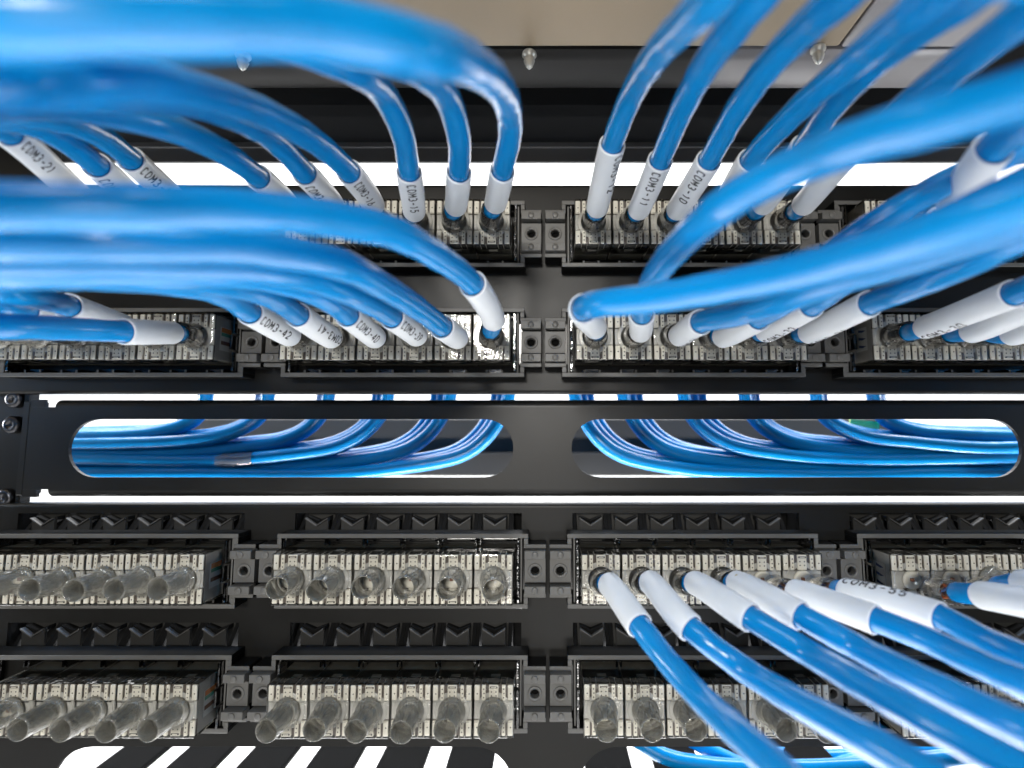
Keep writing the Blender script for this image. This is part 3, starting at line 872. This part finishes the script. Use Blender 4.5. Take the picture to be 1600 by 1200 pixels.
for (sx, sy, lab) in SCR:
    u = (sx - VPX) / F_PX; ang = math.atan(-(sy - CY) / F_PX) + PITCH
    D = 133 / math.tan(ang); z = D * math.cos(PITCH) + 133 * math.sin(PITCH)
    bm = bmesh.new()
    n = 14
    prof = [(2.5, 0), (2.6, -0.9), (1.9, -1.6), (1.75, -2.4), (2.0, -2.9), (1.6, -3.3), (1.75, -3.8), (1.2, -4.4), (1.3, -4.9), (0.5, -5.8), (0.02, -6.2)]
    rows = [[bm.verts.new((rr * math.cos(2 * math.pi * k / n), rr * math.sin(2 * math.pi * k / n), zz)) for k in range(n)] for rr, zz in prof]
    for a, b in zip(rows, rows[1:]):
        for k in range(n): bm.faces.new((a[k], a[(k + 1) % n], b[(k + 1) % n], b[k])).smooth = True
    o = obj('screw', bm, M['screw'], None, (u * z, D - 200, 133.2)); tag(o, lab, 'screw', 'screws under the device')

# ------------------------------------------------------------------ behind the slots
bm = bmesh.new(); bx(bm, -232, 222, 120, 190, -27, 8.5, 0, 1.0)
bx(bm, -232, 222, 112, 119.9, -14, -12.5, 0)
tag(obj('rack_device', bm, M['device']), 'dark device face seen through the slots behind the cable bundles', 'rack device')
for k in range(-6, 7):
    xc = -51 + 15.75 + k * 31.5
    if abs(xc) > 200: continue
    bm = bmesh.new(); bx(bm, xc - 10.6, xc + 10.6, 18, 330, -153, -150, 0, 0.6)
    o = obj('tray_bar', bm, M['bar'])
    tag(o, 'black tray bar with bright gaps either side, below the bottom edge slots', 'tray bar', 'black tray bars below the panels')
# ------------------------------------------------------------------ bundles behind the slots
PATHS = {}
def rear_cable(pts, label, prints=None):
    p = Path([Vector(q) for q in pts], 2.2)
    ph = random.uniform(0, 6.28)
    bm = bmesh.new(); tube(bm, p, 0, p.L, lambda s: 3.25 * (1 + 0.015 * math.sin(s / 8 + ph)), 20, 1.8, lump=0.006)
    o = obj('network_cable', bm, M['blue']); PATHS[label] = p
    tag(o, label, 'network cable', 'blue cables bundled behind the slots')
    if prints:
        t, s0, phi = prints
        obj('lettering', lettering_bm(p, s0, 1, 3.1, t, 2.0, 1.9, phi, 0.28), M['print'], o, recalc=False)
    return o
Z250 = 249.0
def xat(p): return (p - VPX) * Z250 / F_PX
CL = {-1: [[768, 780, 790], [670, 684, 698], [574, 587, 600], [484, 495, 507], [384, 398, 412], [290, 302, 315]],
      1: [[903, 914, 926], [979, 992, 1006], [1074, 1092, 1110], [1170, 1183, 1197], [1282, 1293, 1307], [1372, 1385, 1402]]}
CN = ['nearest the centre gap', 'second from the centre', 'third from the centre', 'fourth from the centre', 'fifth from the centre', 'outermost']
JN = ['lower', 'upper', 'rearmost']
for s in (-1, 1):
    n = 0
    for c, cl in enumerate(CL[s]):
        cl2 = cl if s == 1 else list(reversed(cl))
        for j, pxx in enumerate(cl2):
            x = xat(pxx)
            row, colm = n // 3, n % 3
            zl = -19.8 + row * 3.2 + colm * 1.05 + random.uniform(-.35, .35)
            yl = 46 + colm * 6.6 + (row % 2) * 3.3 + random.uniform(-.8, .8)
            yv = 50 + j * 5.5
            drop = 6.0 - zl
            w = lambda a: random.uniform(-a, a)
            X1 = x + s * (26 + drop * 1.0); X2 = X1 + s * 32
            pts = [(x - s * 2.5, 24, 36), (x - s * 2.5, 34, 34), (x - s * 2.0, yv - 3, 26), (x - s * 0.8, yv, 14.5), (x + s * 2.6, yv, 7), (x + s * 9, (yv + yl) / 2, 6.5 - drop * 0.36),
                   (x + s * 20, (yv + yl * 3) / 4, 6.5 - drop * 0.68), (X1, yl, zl + 2.2 + w(.4))]
            xe = s * 235
            if s * (xe - X2) > 30:
                pts += [(X2, yl + w(.8), zl + w(.4))]
                k = max(1, int(s * (xe - X2) / 45))
                for q in range(1, k + 1): pts.append((X2 + (xe - X2) * q / k, yl + w(1.0), zl + w(0.8)))
            else:
                pts.append((X1 + s * 40, yl, zl + 1))
            pts += [(s * 275, yl + 3, zl + w(2)), (s * 330, yl + 30, zl - 10)]
            side = 'left' if s < 0 else 'right'
            pr = ('24AWG UTP CAT', 62, 10) if (s == 1 and c == 0 and j == 1) else None
            lab = f'{JN[j]} blue cable of the rising bunch {CN[c]} behind the {side} slot'
            rear_cable(pts, lab, pr)
            if s < 0 and c == 2 and j == 0: TAPE = PATHS[lab]
            n += 1
# clear tape wrap on the left bundle
sa = next(q for q in [k * 1.0 for k in range(int(TAPE.L))] if TAPE.at(q)[0].x < -138)
bm = bmesh.new(); tube(bm, TAPE, sa, sa + 17, lambda q: 3.55 + 0.12 * math.sin(q * 2.1), 20, 0.9, cap=False, lump=0.03)
tag(obj('tape_wrap', bm, M['tape']), 'crinkled clear tape wrap on the bundle in the left slot', 'tape')
# green tag behind the right bundle
a = px(1352, 664, 262)
bm = bmesh.new(); bx(bm, -8, 7, -0.4, 0.4, -2.2, 2.2)
t = obj('cable_tag', bm, M['green'], None, a); t.rotation_euler = (0, math.radians(6), 0)
tag(t, 'yellow green tag between rising cables in the right slot', 'cable tag')
# cables in the bottom right slot
for k, (pts, lab) in enumerate([
    ([(985,1150,232),(1040,1182,228),(1120,1196,226),(1250,1200,224),(1420,1190,222),(1680,1160,222)], 'blue cable sagging leftmost in the bottom right slot'),
    ([(1070,1150,236),(1120,1178,234),(1190,1206,232),(1300,1225,230),(1600,1240,228)], 'blue cable dipping out of view in the bottom right slot'),
    ([(1140,1155,246),(1230,1180,244),(1330,1182,242),(1450,1172,240),(1700,1150,238)], 'blue cable lying level in the bottom right slot, behind the dipping one'),
    ([(1250,1215,240),(1330,1190,238),(1440,1172,238),(1580,1182,236),(1720,1190,236)], 'blue cable rising right in the bottom right slot'),
    ([(1480,1160,250),(1560,1172,250),(1640,1180,250),(1760,1190,250)], 'blue cable nearest the right edge in the bottom right slot')]):
    P = [px(*q) for q in pts]
    rear_cable([tuple(v) for v in P], lab)
print('jacks', nplaced, 'objects', len(SC.objects))
